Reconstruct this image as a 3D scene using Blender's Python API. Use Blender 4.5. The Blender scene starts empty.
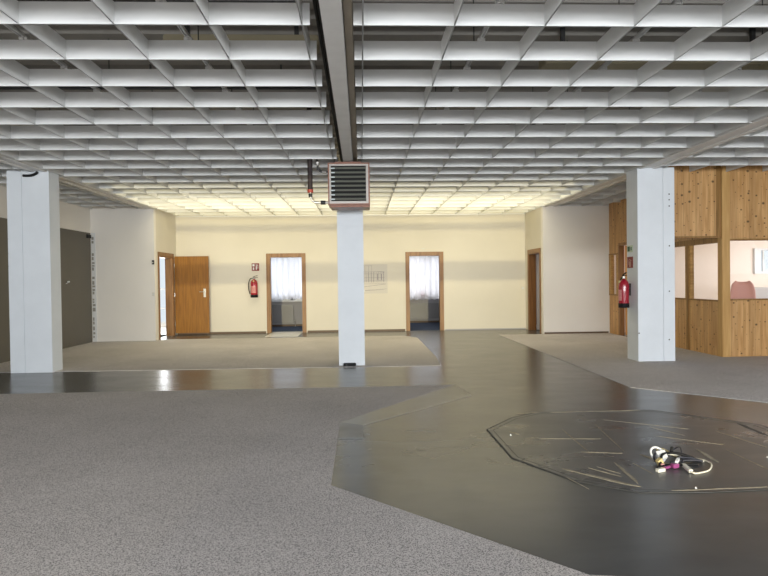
import bpy, bmesh, math, random
from mathutils import Vector, Matrix
random.seed(7)
S = bpy.context.scene
COL = S.collection

# ------------------------------------------------------------------ materials
def mat(name, col, rough=.6, metal=0., spec=.5, noise=0., nscale=8., bump=0., bscale=40., trans=0., emit=None, estr=1., coat=0.):
    m = bpy.data.materials.new(name); m.use_nodes = True
    nt = m.node_tree; b = nt.nodes['Principled BSDF']
    b.inputs['Base Color'].default_value = (*col, 1)
    b.inputs['Roughness'].default_value = rough
    b.inputs['Metallic'].default_value = metal
    b.inputs['Specular IOR Level'].default_value = spec
    b.inputs['Transmission Weight'].default_value = trans
    b.inputs['Coat Weight'].default_value = coat
    if emit:
        b.inputs['Emission Color'].default_value = (*emit, 1); b.inputs['Emission Strength'].default_value = estr
    tc = nt.nodes.new('ShaderNodeTexCoord')
    if noise:
        n = nt.nodes.new('ShaderNodeTexNoise'); n.inputs['Scale'].default_value = nscale; n.inputs['Detail'].default_value = 5
        nt.links.new(tc.outputs['Object'], n.inputs['Vector'])
        r = nt.nodes.new('ShaderNodeMapRange'); r.inputs[1].default_value = .3; r.inputs[2].default_value = .7
        r.inputs[3].default_value = 1 - noise; r.inputs[4].default_value = 1 + noise
        nt.links.new(n.outputs['Fac'], r.inputs[0])
        mx = nt.nodes.new('ShaderNodeVectorMath'); mx.operation = 'SCALE'; mx.inputs[0].default_value = col
        nt.links.new(r.outputs[0], mx.inputs['Scale']); nt.links.new(mx.outputs[0], b.inputs['Base Color'])
    if bump:
        n = nt.nodes.new('ShaderNodeTexNoise'); n.inputs['Scale'].default_value = bscale; n.inputs['Detail'].default_value = 3
        nt.links.new(tc.outputs['Object'], n.inputs['Vector'])
        bp = nt.nodes.new('ShaderNodeBump'); bp.inputs['Strength'].default_value = bump; bp.inputs['Distance'].default_value = .01
        nt.links.new(n.outputs['Fac'], bp.inputs['Height']); nt.links.new(bp.outputs[0], b.inputs['Normal'])
    return m

def carpet_mat(name, dark, light):
    m = bpy.data.materials.new(name); m.use_nodes = True; nt = m.node_tree; b = nt.nodes['Principled BSDF']
    b.inputs['Roughness'].default_value = .95; b.inputs['Specular IOR Level'].default_value = .15
    tc = nt.nodes.new('ShaderNodeTexCoord')
    n = nt.nodes.new('ShaderNodeTexNoise'); n.inputs['Scale'].default_value = 140; n.inputs['Detail'].default_value = 2.5; n.inputs['Roughness'].default_value = .6
    nt.links.new(tc.outputs['Object'], n.inputs['Vector'])
    cr = nt.nodes.new('ShaderNodeValToRGB')
    cr.color_ramp.elements[0].position = .38; cr.color_ramp.elements[0].color = (*dark, 1)
    cr.color_ramp.elements[1].position = .55; cr.color_ramp.elements[1].color = (*light, 1)
    nt.links.new(n.outputs['Fac'], cr.inputs[0])
    # worn, slightly soiled areas
    n2 = nt.nodes.new('ShaderNodeTexNoise'); n2.inputs['Scale'].default_value = .9; n2.inputs['Detail'].default_value = 4
    nt.links.new(tc.outputs['Object'], n2.inputs['Vector'])
    r = nt.nodes.new('ShaderNodeMapRange'); r.inputs[1].default_value = .3; r.inputs[2].default_value = .7; r.inputs[3].default_value = .9; r.inputs[4].default_value = 1.08
    nt.links.new(n2.outputs['Fac'], r.inputs[0])
    vm = nt.nodes.new('ShaderNodeVectorMath'); vm.operation = 'SCALE'
    nt.links.new(cr.outputs[0], vm.inputs[0]); nt.links.new(r.outputs[0], vm.inputs['Scale']); nt.links.new(vm.outputs[0], b.inputs['Base Color'])
    bp = nt.nodes.new('ShaderNodeBump'); bp.inputs['Strength'].default_value = .5; bp.inputs['Distance'].default_value = .004
    nt.links.new(n.outputs['Fac'], bp.inputs['Height']); nt.links.new(bp.outputs[0], b.inputs['Normal'])
    return m

def vinyl_mat(name, c1, c2, r0=.23, r1=.27):
    m = bpy.data.materials.new(name); m.use_nodes = True; nt = m.node_tree; b = nt.nodes['Principled BSDF']
    tc = nt.nodes.new('ShaderNodeTexCoord')
    n = nt.nodes.new('ShaderNodeTexNoise'); n.inputs['Scale'].default_value = 1.6; n.inputs['Detail'].default_value = 4; n.inputs['Roughness'].default_value = .5
    mp = nt.nodes.new('ShaderNodeMapping'); mp.inputs['Scale'].default_value = (1, 2.2, 1); mp.inputs['Rotation'].default_value = (0, 0, .6)
    nt.links.new(tc.outputs['Object'], mp.inputs[0]); nt.links.new(mp.outputs[0], n.inputs['Vector'])
    cr = nt.nodes.new('ShaderNodeValToRGB')
    cr.color_ramp.elements[0].position = .35; cr.color_ramp.elements[0].color = (*c1, 1)
    cr.color_ramp.elements[1].position = .68; cr.color_ramp.elements[1].color = (*c2, 1)
    nt.links.new(n.outputs['Fac'], cr.inputs[0]); nt.links.new(cr.outputs[0], b.inputs['Base Color'])
    r = nt.nodes.new('ShaderNodeMapRange'); r.inputs[1].default_value = .35; r.inputs[2].default_value = .65; r.inputs[3].default_value = r0; r.inputs[4].default_value = r1
    nt.links.new(n.outputs['Fac'], r.inputs[0]); nt.links.new(r.outputs[0], b.inputs['Roughness'])
    n3 = nt.nodes.new('ShaderNodeTexNoise'); n3.inputs['Scale'].default_value = 7; n3.inputs['Detail'].default_value = 2
    nt.links.new(tc.outputs['Object'], n3.inputs['Vector'])
    bp = nt.nodes.new('ShaderNodeBump'); bp.inputs['Strength'].default_value = .08; bp.inputs['Distance'].default_value = .004
    nt.links.new(n3.outputs['Fac'], bp.inputs['Height']); nt.links.new(bp.outputs[0], b.inputs['Normal'])
    b.inputs['Specular IOR Level'].default_value = .5
    return m

def wood_mat(name, c1, c2, knots=False, axis='Z', scale=1., board=0., rough=.45, baxis='X'):
    m = bpy.data.materials.new(name); m.use_nodes = True; nt = m.node_tree; b = nt.nodes['Principled BSDF']
    b.inputs['Roughness'].default_value = rough; b.inputs['Specular IOR Level'].default_value = .35
    tc = nt.nodes.new('ShaderNodeTexCoord'); mp = nt.nodes.new('ShaderNodeMapping')
    sc = {'Z': (9, 9, .6), 'X': (.6, 9, 9), 'Y': (9, .6, 9)}[axis]
    mp.inputs['Scale'].default_value = tuple(scale * v for v in sc)
    nt.links.new(tc.outputs['Object'], mp.inputs[0])
    n = nt.nodes.new('ShaderNodeTexNoise'); n.inputs['Scale'].default_value = 2.5; n.inputs['Detail'].default_value = 6; n.inputs['Distortion'].default_value = .4
    nt.links.new(mp.outputs[0], n.inputs['Vector'])
    cr = nt.nodes.new('ShaderNodeValToRGB')
    cr.color_ramp.elements[0].position = .32; cr.color_ramp.elements[0].color = (*c1, 1)
    cr.color_ramp.elements[1].position = .68; cr.color_ramp.elements[1].color = (*c2, 1)
    nt.links.new(n.outputs['Fac'], cr.inputs[0]); out = cr.outputs[0]
    def mult(o, fac):
        v = nt.nodes.new('ShaderNodeVectorMath'); v.operation = 'SCALE'
        nt.links.new(o, v.inputs[0]); nt.links.new(fac, v.inputs['Scale']); return v.outputs[0]
    if board:
        sx = nt.nodes.new('ShaderNodeSeparateXYZ'); nt.links.new(tc.outputs['Object'], sx.inputs[0])
        d = nt.nodes.new('ShaderNodeMath'); d.operation = 'DIVIDE'; d.inputs[1].default_value = board
        nt.links.new(sx.outputs[baxis], d.inputs[0])
        fl = nt.nodes.new('ShaderNodeMath'); fl.operation = 'FLOOR'; nt.links.new(d.outputs[0], fl.inputs[0])
        wn = nt.nodes.new('ShaderNodeTexWhiteNoise'); wn.noise_dimensions = '1D'; nt.links.new(fl.outputs[0], wn.inputs['W'])
        r = nt.nodes.new('ShaderNodeMapRange'); r.inputs[3].default_value = .9; r.inputs[4].default_value = 1.06
        nt.links.new(wn.outputs['Value'], r.inputs[0]); out = mult(out, r.outputs[0])
        fr = nt.nodes.new('ShaderNodeMath'); fr.operation = 'FRACT'; nt.links.new(d.outputs[0], fr.inputs[0])
        g = nt.nodes.new('ShaderNodeMapRange'); g.inputs[1].default_value = .0; g.inputs[2].default_value = .09; g.inputs[3].default_value = .68; g.inputs[4].default_value = 1
        nt.links.new(fr.outputs[0], g.inputs[0]); out = mult(out, g.outputs[0])
    if knots:
        mz = nt.nodes.new('ShaderNodeMath'); mz.operation = 'MULTIPLY'; mz.inputs[1].default_value = 1.15; nt.links.new(sx.outputs['Z'], mz.inputs[0])
        cx = nt.nodes.new('ShaderNodeCombineXYZ'); nt.links.new(sx.outputs[baxis], cx.inputs[0]); nt.links.new(mz.outputs[0], cx.inputs[1])
        v = nt.nodes.new('ShaderNodeTexVoronoi'); v.voronoi_dimensions = '2D'; v.inputs['Scale'].default_value = 7.5; nt.links.new(cx.outputs[0], v.inputs['Vector'])
        k = nt.nodes.new('ShaderNodeMapRange'); k.inputs[1].default_value = .05; k.inputs[2].default_value = .13; k.inputs[3].default_value = .22; k.inputs[4].default_value = 1
        sr = nt.nodes.new('ShaderNodeSeparateXYZ'); nt.links.new(v.outputs['Color'], sr.inputs[0])
        mr = nt.nodes.new('ShaderNodeMapRange'); mr.inputs[3].default_value = .55; mr.inputs[4].default_value = 2.6; nt.links.new(sr.outputs[0], mr.inputs[0])
        dm = nt.nodes.new('ShaderNodeMath'); dm.operation = 'MULTIPLY'; nt.links.new(v.outputs['Distance'], dm.inputs[0]); nt.links.new(mr.outputs[0], dm.inputs[1])
        nt.links.new(dm.outputs[0], k.inputs[0]); out = mult(out, k.outputs[0])
    nt.links.new(out, b.inputs['Base Color'])
    return m

def wallpaint(name, low, high, z0=.2, z1=2.6):
    """plain paint with faint uneven roller marks (the tone belongs to the paint)"""
    return mat(name, low, .75, noise=.03, nscale=1.3, bump=.08, bscale=60)

M = {}
M['yellow_wall'] = mat('pale_yellow_paint', (.725, .685, .595), .75, noise=.025, nscale=1.2, bump=.06, bscale=50)
M['white_wall'] = mat('offwhite_paint', (.84, .81, .76), .75, noise=.02, nscale=1.2, bump=.06, bscale=50)
M['grey_panel'] = mat('taupe_grey_panel', (.115, .105, .085), .5, noise=.05, nscale=2)
M['column'] = mat('white_column_paint', (.72, .76, .80), .55, noise=.03, nscale=3, bump=.15, bscale=12)
M['louver'] = mat('light_grey_louver', (.73, .74, .735), .45, metal=0, spec=.5, noise=.015, nscale=3)
M['rail'] = mat('galvanised_rail', (.7, .7, .69), .45, metal=.3)
M['slab'] = mat('dark_ceiling_sheet', (.27, .255, .23), .8, noise=.1, nscale=2)
M['duct'] = mat('tan_duct', (.33, .29, .19), .7)
M['beam'] = mat('grey_steel_beam', (.76, .75, .73), .5, noise=.05, nscale=5)
M['beam_side'] = mat('taupe_beam_casing', (.42, .36, .28), .6, noise=.08, nscale=4)
M['carpet'] = carpet_mat('speckled_grey_carpet', (.21, .20, .20), (.62, .59, .585))
M['vinyl'] = vinyl_mat('dark_green_grey_vinyl', (.078, .080, .082), (.100, .102, .102))
M['vinyl_new'] = vinyl_mat('vinyl_border_strip', (.21, .20, .175), (.25, .235, .20), .3, .42)
M['vinyl_patch'] = vinyl_mat('scraped_vinyl', (.075, .077, .080), (.105, .105, .103), .25, .38)
M['glue'] = mat('dry_glue', (.30, .265, .20), .8, noise=.3, nscale=30)
M['groove'] = mat('dark_groove', (.062, .062, .060), .7)
M['pine'] = wood_mat('knotty_pine_boards', (.45, .24, .085), (.64, .385, .165), knots=True, board=.105, baxis='X')
M['pine_side'] = wood_mat('knotty_pine_boards_side', (.45, .24, .085), (.64, .385, .165), knots=True, board=.105, baxis='Y')
M['pine_post'] = wood_mat('pine_post', (.46, .26, .085), (.60, .37, .14))
M['pine_dark'] = wood_mat('dark_pine_rail', (.20, .10, .025), (.33, .18, .055))
M['pine_rail'] = wood_mat('pine_rail', (.33, .18, .05), (.52, .31, .11), axis='X')
M['oak'] = wood_mat('door_veneer', (.20, .080, .010), (.33, .145, .020), scale=1.2, rough=.35)
M['frame'] = wood_mat('door_frame_veneer', (.21, .10, .035), (.33, .175, .068), scale=1.2, rough=.4)
M['darkdoor'] = wood_mat('dark_door_veneer', (.16, .065, .018), (.27, .12, .035), rough=.4)
M['lightdoor'] = wood_mat('orange_door_veneer', (.55, .27, .08), (.75, .42, .15), rough=.4)
M['pale_door'] = mat('pale_grey_door', (.55, .52, .53), .5)
M['skirting'] = mat('brown_skirting', (.12, .075, .045), .5)
M['metal'] = mat('brushed_metal', (.62, .61, .58), .3, metal=.9)
M['darkmetal'] = mat('dark_metal', (.06, .06, .06), .4, metal=.7)
M['black'] = mat('black_plastic', (.010, .010, .011), .6, spec=.2)
M['blackrubber'] = mat('black_insulation', (.028, .018, .018), .7, noise=.2, nscale=20)
M['red'] = mat('extinguisher_red', (.36, .012, .028), .25, coat=.5)
M['signred'] = mat('sign_red', (.22, .015, .012), .5)
M['signgreen'] = mat('sign_green', (.02, .10, .05), .5)
M['white'] = mat('white_plastic', (.72, .73, .74), .45)
M['offwhite'] = mat('cream_plastic', (.70, .68, .60), .45)
M['copper'] = mat('copper_brown_casing', (.17, .075, .05), .4, metal=.35, noise=.15, nscale=10)
M['heaterframe'] = mat('heater_grey_frame', (.36, .33, .30), .4, metal=.3)
M['heatslat'] = mat('heater_dark_slat', (.17, .175, .145), .45, metal=.3)
M['heatback'] = mat('heater_black_core', (.006, .006, .006), .8)
M['slatclip'] = mat('bright_slat_clip', (.65, .72, .74), .35)
M['magenta'] = mat('magenta_plastic', (.25, .05, .17), .4)
M['yellowp'] = mat('tan_plastic', (.52, .42, .20), .5)
M['cablegrey'] = mat('dark_grey_cable', (.03, .03, .04), .45)
M['cablewhite'] = mat('cream_cable', (.72, .68, .56), .45)
M['bluecarpet'] = mat('blue_carpet', (.055, .085, .16), .95, noise=.15, nscale=40)
M['radiator'] = mat('radiator_enamel', (.27, .265, .27), .4)
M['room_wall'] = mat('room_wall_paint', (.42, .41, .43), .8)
M['pink_wall'] = mat('pinkish_white_wall', (.86, .765, .69), .8, noise=.02, nscale=2)
M['paper'] = mat('faded_drawing_ground', (.64, .61, .56), .8)
M['ink'] = mat('faded_drawing_line', (.31, .28, .30), .8)
M['redseat'] = mat('pale_red_shell', (.72, .40, .36), .4)
M['pinkflower'] = mat('pink_petals', (.85, .15, .28), .6)
M['leaf'] = mat('green_leaf', (.08, .2, .05), .6)
M['terracotta'] = mat('terracotta', (.4, .17, .09), .8)
M['exterior'] = mat('exterior_render', (.5, .48, .45), .8)
M['tape'] = mat('torn_tape', (.62, .61, .58), .7, noise=.1, nscale=20)
M['signmark'] = mat('tape_residue', (.30, .29, .26), .8)
M['palefloor'] = mat('pale_tiles', (.72, .72, .72), .3)

# curtain: sheer woven cloth
cm = bpy.data.materials.new('sheer_white_curtain'); cm.use_nodes = True; nt = cm.node_tree
for n in list(nt.nodes): nt.nodes.remove(n)
o = nt.nodes.new('ShaderNodeOutputMaterial'); tl = nt.nodes.new('ShaderNodeBsdfTranslucent'); df = nt.nodes.new('ShaderNodeBsdfDiffuse'); tr = nt.nodes.new('ShaderNodeBsdfTransparent')
tl.inputs[0].default_value = (.9, .89, .92, 1); df.inputs[0].default_value = (.8, .79, .82, 1)
a = nt.nodes.new('ShaderNodeMixShader'); a.inputs[0].default_value = .7; nt.links.new(df.outputs[0], a.inputs[1]); nt.links.new(tl.outputs[0], a.inputs[2])
b_ = nt.nodes.new('ShaderNodeMixShader'); b_.inputs[0].default_value = .30; nt.links.new(a.outputs[0], b_.inputs[1]); nt.links.new(tr.outputs[0], b_.inputs[2]); nt.links.new(b_.outputs[0], o.inputs[0])
M['curtain'] = cm

# glass: thin pane, transparent with a mirror coat
gm = bpy.data.materials.new('clear_pane_glass'); gm.use_nodes = True; nt = gm.node_tree
for n in list(nt.nodes): nt.nodes.remove(n)
o = nt.nodes.new('ShaderNodeOutputMaterial'); gl = nt.nodes.new('ShaderNodeBsdfGlossy'); tr = nt.nodes.new('ShaderNodeBsdfTransparent'); fz = nt.nodes.new('ShaderNodeFresnel')
gl.inputs['Roughness'].default_value = .03; fz.inputs[0].default_value = 1.5; tr.inputs[0].default_value = (.95, .96, .96, 1)
mx = nt.nodes.new('ShaderNodeMixShader'); ge = nt.nodes.new('ShaderNodeNewGeometry'); iv = nt.nodes.new('ShaderNodeMath'); iv.operation = 'SUBTRACT'; iv.inputs[0].default_value = 1; iv.use_clamp = True; nt.links.new(ge.outputs['Backfacing'], iv.inputs[1]); ml = nt.nodes.new('ShaderNodeMath'); ml.operation = 'MULTIPLY'; nt.links.new(fz.outputs[0], ml.inputs[0]); nt.links.new(iv.outputs[0], ml.inputs[1]); nt.links.new(ml.outputs[0], mx.inputs[0]); nt.links.new(tr.outputs[0], mx.inputs[1]); nt.links.new(gl.outputs[0], mx.inputs[2]); nt.links.new(mx.outputs[0], o.inputs[0])
M['glass'] = gm

# ------------------------------------------------------------------ builders
def link(o, parent=None):
    COL.objects.link(o)
    if parent: o.parent = parent
    return o
def tag(o, label=None, cat=None, group=None, kind=None):
    if label: o['label'] = label
    if cat: o['category'] = cat
    if group: o['group'] = group
    if kind: o['kind'] = kind
    return o
def thing(name, label, cat, loc=(0, 0, 0), group=None):
    o = bpy.data.objects.new(name, None); o.location = loc; o.empty_display_size = .1
    COL.objects.link(o); return tag(o, label, cat, group)

class MB:
    """collects shapes, builds one mesh object; coordinates are world, an origin is subtracted"""
    def __init__(s): s.bm = bmesh.new()
    def box(s, x0, x1, y0, y1, z0, z1, bevel=0., mi=0):
        r = bmesh.ops.create_cube(s.bm, size=1)
        vs = r['verts']
        for v in vs: v.co = Vector(((x0 + x1) / 2 + v.co.x * (x1 - x0), (y0 + y1) / 2 + v.co.y * (y1 - y0), (z0 + z1) / 2 + v.co.z * (z1 - z0)))
        if bevel:
            es = list({e for v in vs for e in v.link_edges})
            bmesh.ops.bevel(s.bm, geom=es, offset=bevel, segments=2, affect='EDGES', clamp_overlap=True)
        return s
    def obox(s, c, u, v, w, hu, hv, hw):
        """oriented box: centre, three unit axes, half sizes"""
        c = Vector(c); u, v, w = (Vector(k).normalized() for k in (u, v, w))
        r = bmesh.ops.create_cube(s.bm, size=2)
        for q in r['verts']: q.co = c + u * q.co.x * hu + v * q.co.y * hv + w * q.co.z * hw
        return s
    def prism(s, pts, z0, z1):
        bot = [s.bm.verts.new((x, y, z0)) for x, y in pts]; top = [s.bm.verts.new((x, y, z1)) for x, y in pts]
        n = len(pts); s.bm.faces.new(top); s.bm.faces.new(bot[::-1])
        for i in range(n): s.bm.faces.new((bot[i], bot[(i + 1) % n], top[(i + 1) % n], top[i]))
        return s
    def extr(s, prof, a, b, plane='yz'):
        """profile in plane extruded along the remaining axis from a to b"""
        def P(p, t):
            return {'yz': (t, p[0], p[1]), 'xz': (p[0], t, p[1])}[plane]
        A = [s.bm.verts.new(P(p, a)) for p in prof]; B = [s.bm.verts.new(P(p, b)) for p in prof]; n = len(prof)
        s.bm.faces.new(A); s.bm.faces.new(B[::-1])
        for i in range(n): s.bm.faces.new((A[i], B[i], B[(i + 1) % n], A[(i + 1) % n]))
        return s
    def cyl(s, p0, p1, r0, r1=None, seg=20):
        p0, p1 = Vector(p0), Vector(p1); r1 = r0 if r1 is None else r1; d = p1 - p0
        m = Matrix.Translation((p0 + p1) / 2) @ d.to_track_quat('Z', 'Y').to_matrix().to_4x4()
        bmesh.ops.create_cone(s.bm, cap_ends=True, segments=seg, radius1=r0, radius2=r1, depth=d.length, matrix=m); return s
    def lathe(s, c, prof, seg=28):
        """profile (r, z) turned around a vertical axis at c"""
        rings = []
        for r, z in prof:
            rings.append([s.bm.verts.new((c[0] + r * math.cos(2 * math.pi * i / seg), c[1] + r * math.sin(2 * math.pi * i / seg), c[2] + z)) for i in range(seg)])
        for a, b in zip(rings, rings[1:]):
            for i in range(seg): s.bm.faces.new((a[i], a[(i + 1) % seg], b[(i + 1) % seg], b[i]))
        s.bm.faces.new(rings[0][::-1]); s.bm.faces.new(rings[-1]); return s
    def tube(s, pts, r, seg=10, smooth=True, closed=False):
        P = [Vector(p) for p in pts]
        if smooth and len(P) > 2:
            Q = []; n = len(P)
            for i in range(n - 1):
                p0 = P[max(i - 1, 0)]; p1 = P[i]; p2 = P[i + 1]; p3 = P[min(i + 2, n - 1)]
                for k in range(6):
                    t = k / 6
                    Q.append(.5 * ((2 * p1) + (p2 - p0) * t + (2 * p0 - 5 * p1 + 4 * p2 - p3) * t * t + (3 * p1 - p0 - 3 * p2 + p3) * t ** 3))
            Q.append(P[-1]); P = Q
        rings = []; ref = Vector((0, 0, 1))
        for i, p in enumerate(P):
            d = (P[min(i + 1, len(P) - 1)] - P[max(i - 1, 0)]).normalized()
            if abs(d.dot(ref)) > .95: ref = Vector((0, 1, 0)) if abs(d.y) < .9 else Vector((1, 0, 0))
            a = d.cross(ref).normalized(); b = d.cross(a).normalized(); ref = a.cross(d).normalized()
            rings.append([s.bm.verts.new(p + (a * math.cos(2 * math.pi * k / seg) + b * math.sin(2 * math.pi * k / seg)) * r) for k in range(seg)])
        for a, b in zip(rings, rings[1:]):
            for i in range(seg): s.bm.faces.new((a[i], a[(i + 1) % seg], b[(i + 1) % seg], b[i]))
        s.bm.faces.new(rings[0][::-1]); s.bm.faces.new(rings[-1]); return s
    def build(s, name, m, parent=None, smooth=False, org=None, abs_loc=None):
        bmesh.ops.recalc_face_normals(s.bm, faces=s.bm.faces)
        off = Vector(org) if org is not None else (Vector(parent.matrix_basis.translation) if parent and parent.type == 'EMPTY' else Vector((0, 0, 0)))
        if parent is not None and parent.type != 'EMPTY': off = Vector(parent['_o']) if '_o' in parent else off
        for v in s.bm.verts: v.co -= off
        me = bpy.data.meshes.new(name); s.bm.to_mesh(me); s.bm.free()
        me.materials.append(m)
        if smooth:
            for p in me.polygons: p.use_smooth = True
            try: me.set_sharp_from_angle(angle=math.radians(40))
            except Exception: pass
        o = bpy.data.objects.new(name, me); link(o, parent)
        if parent is None and org is not None: o.location = off
        return o
def struct(name, mb, m):
    o = mb.build(name, m); o['kind'] = 'structure'; return o
def wall_holes(axis, c0, c1, a0, a1, z0, z1, holes):
    """wall slab normal to axis between c0..c1, spanning a0..a1, with rectangular openings (a,b,zb,zt)"""
    mb = MB()
    def add(p, q, u, w):
        if q - p < 1e-4 or w - u < 1e-4: return
        if axis == 'y': mb.box(p, q, c0, c1, u, w)
        else: mb.box(c0, c1, p, q, u, w)
    cur = a0
    for (ha, hb, hz0, hz1) in sorted(holes):
        add(cur, ha, z0, z1); add(ha, hb, z0, hz0); add(ha, hb, hz1, z1); cur = hb
    add(cur, a1, z0, z1); return mb

ZC = 3.10          # underside of the louvres
ZS = 3.95          # structural soffit
YB = 15.6          # back wall
# ------------------------------------------------------------------ room shell
struct('floor', MB().box(-6.5, 11.3, -7.2, YB + .0, -.12, 0), M['vinyl'])
struct('ceiling', (lambda mb: [mb.box(-6.5, 11.3, -7.2, YB + .2, ZS, ZS + .2)] and [mb.extr([(y, ZS), (y + .05, ZS - .06), (y + .19, ZS - .06), (y + .24, ZS)], -6.3, 9.4) for y in [-6.96 + .36 * k for k in range(62)]] and mb)(MB()), M['slab'])
struct('wall_left', MB().box(-6.51, -6.31, -7.2, 14.1, 0, ZS), M['white_wall'])
struct('wall_left_end', MB().box(-6.31, -4.85, 13.97, 14.10, 0, ZS), M['white_wall'])
struct('wall_left_return', wall_holes('x', -5.03, -4.85, 14.10, YB, 0, ZS, [(14.27, 15.27, 0, 2.03)]), M['yellow_wall'])
struct('wall_back', wall_holes('y', YB, YB + .16, -5.03, 4.58, 0, ZS, [(-2.42, -1.55, 0, 2.02), (1.27, 2.12, 0, 2.02)]), M['yellow_wall'])
struct('wall_right_return', wall_holes('x', 4.42, 4.58, 14.22, YB, 0, ZS, [(14.33, 15.27, 0, 2.01)]), M['yellow_wall'])
struct('wall_right_end', MB().box(4.42, 6.08, 14.07, 14.22, 0, ZS), M['white_wall'])
struct('wall_right', MB().box(9.5, 9.7, -7.2, 9.6, 0, ZS), M['white_wall'])
# unseen front wall; bars and low openings shaped to band the spot light
fb = MB()
fb.box(-6.5, 9.7, -7.2, -7.0, 1.02, ZS); fb.box(-6.5, 9.7, -7.2, -7.0, 0, .12)
fb.box(-6.5, 9.7, -7.14, -7.09, .793, .832); fb.box(-6.5, 9.7, -7.16, -7.06, .512, .615)
for a_, b_x in ((-6.5, -2.93), (-1.90, 1.585), (2.585, 9.7)): fb.box(a_, b_x, -7.2, -7.0, .1, 1.03)
struct('wall_front', fb, M['exterior'])

# baseboards / trims
struct('baseboard_back', MB().box(-4.84, -2.53, YB - .02, YB, 0, .05).box(-1.44, 1.16, YB - .02, YB, 0, .05), M['skirting'])
struct('baseboard_back.001', MB().box(2.23, 4.41, YB - .015, YB, 0, .03), M['room_wall'])
struct('baseboard_right', MB().box(4.44, 6.02, 14.055, 14.07, 0, .045), M['skirting'])
struct('trim_1', MB().box(-4.84, 4.41, YB - .035, YB, ZC - .015, ZC + .03), M['rail'])

# ------------------------------------------------------------------ fitted carpets (laid into the vinyl)
def carpet(pts, label):
    o = MB().prism(pts, .0, .005).build('fitted_carpet', M['carpet']); return tag(o, label, 'carpet')
carpet([(-6.30, -6.9), (-6.30, 7.47), (-.41, 7.48), (1.20, 7.50), (-.22, 5.64), (-.22, 3.90), (1.03, 2.63), (3.40, 2.63 - .35), (3.4, -6.9)],
       'large speckled grey carpet covering the left foreground')
carpet([(-6.30, 9.33), (1.24, 9.20), (1.30, 10.25), (1.30, 13.7), (1.02, 14.22), (-.3, 14.25), (-4.6, 14.25), (-4.84, 14.1), (-4.86, 13.96), (-6.30, 13.96)],
       'speckled beige grey carpet in front of the far doors, left of the vinyl aisle')
carpet([(3.32, 14.06), (3.31, 7.1), (4.60, 5.85), (9.49, 5.85), (9.49, 9.59), (6.04, 9.59), (6.04, 14.06)],
       'speckled grey carpet on the right, around the right column and pine partition')
tag(MB().prism([(1.20, 7.50), (1.27, 6.79), (0.0, 5.50), (-.22, 5.64)], .0, .005).build('vinyl_strip', M['vinyl_new']),
    'paler diagonal vinyl strip along the angled edge of the foreground carpet', 'floor strip')
tag(MB().prism([(-.22, 5.64), (0.0, 5.50), (0.0, 5.04), (-.22, 5.05)], .0, .005).build('vinyl_strip', M['vinyl_patch']),
    'short dark grey vinyl piece at the left corner of the octagonal floor area', 'floor strip')

# octagonal scraped patch
pt = thing('floor_patch', 'dark scraped octagonal vinyl patch with dried glue streaks under the cable pile', 'floor patch', (2.3, 4.7, 0))
octo = [(1.12, 5.24), (1.13, 4.40), (1.42, 3.86), (1.74, 3.62), (2.2, 3.60), (3.05, 3.64), (3.62, 4.3), (3.62, 5.2), (2.95, 5.86), (1.75, 5.86), (1.45, 5.66)]
MB().prism(octo, 0, .004).build('vinyl_sheet', M['vinyl_patch'], pt)
def scale_poly(P, k):
    cx = sum(p[0] for p in P) / len(P); cy = sum(p[1] for p in P) / len(P); return [(cx + (x - cx) * k, cy + (y - cy) * k) for x, y in P]
g = MB()
for k, w in ((1.0, .012), (.955, .006)):
    Q = scale_poly(octo, k)
    for (a, b) in zip(Q, Q[1:] + Q[:1]):
        a = Vector((*a, .004)); b = Vector((*b, .004)); d = (b - a).normalized()
        g.obox((a + b) / 2, d, (-d.y, d.x, 0), (0, 0, 1), (b - a).length / 2 + w / 2, w / 2, .0012)
g.build('joint', M['groove'], pt)
def streak(a, b, w, m='glue'):
    a = Vector((*a, .0045)); b = Vector((*b, .0045)); d = (b - a).normalized(); n = Vector((-d.y, d.x, 0)); L = (b - a).length
    mb = MB(); k = max(4, int(L / .07)); L1 = []; L2 = []
    for i in range(k + 1):
        t = i / k; e = min(1, 6 * min(t, 1 - t) + .25)
        c = a + d * L * t + n * random.uniform(-.25, .25) * w; ww = 1.5 * w * e * random.uniform(.5, 1.1) / 2
        L1.append((c + n * ww)[:2]); L2.append((c - n * ww)[:2])
    mb.prism(L1 + L2[::-1], .004, .0062).build('glue_streak', M[m], pt)
for a, b, w in [((1.50, 4.02), (1.8, 3.72), .03), ((1.42, 4.12), (1.52, 4.0), .018), ((1.9, 5.85), (2.82, 5.86), .018), ((1.55, 5.84), (1.8, 5.86), .02),
                ((2.12, 4.40), (2.22, 4.15), .03), ((2.62, 4.49), (2.60, 4.17), .028), ((1.85, 4.22), (1.81, 3.78), .018), ((1.79, 5.18), (1.76, 4.48), .008),
                ((1.96, 3.64), (2.6, 3.66), .012), ((1.61, 4.12), (1.76, 3.92), .012), ((1.68, 4.14), (1.78, 3.98), .009), ((2.15, 5.33), (2.04, 4.49), .006),
                ((2.84, 4.47), (2.84, 3.99), .010), ((3.1, 5.0), (3.2, 4.5), .012), ((2.6, 5.2), (2.75, 4.9), .010), ((1.3, 5.15), (1.36, 5.05), .02),
                ((2.0, 3.95), (1.97, 4.2), .008), ((2.5, 4.9), (2.9, 4.6), .006), ((1.5, 4.9), (2.0, 4.85), .004), ((2.3, 5.5), (2.9, 5.1), .006), ((1.45, 3.7), (1.38, 3.95), .005)]:
    streak(a, b, w)
streak((3.45, 5.25), (3.44, 4.84), .03, 'groove'); streak((1.70, 4.5), (2.0, 4.44), .006); 

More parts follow.
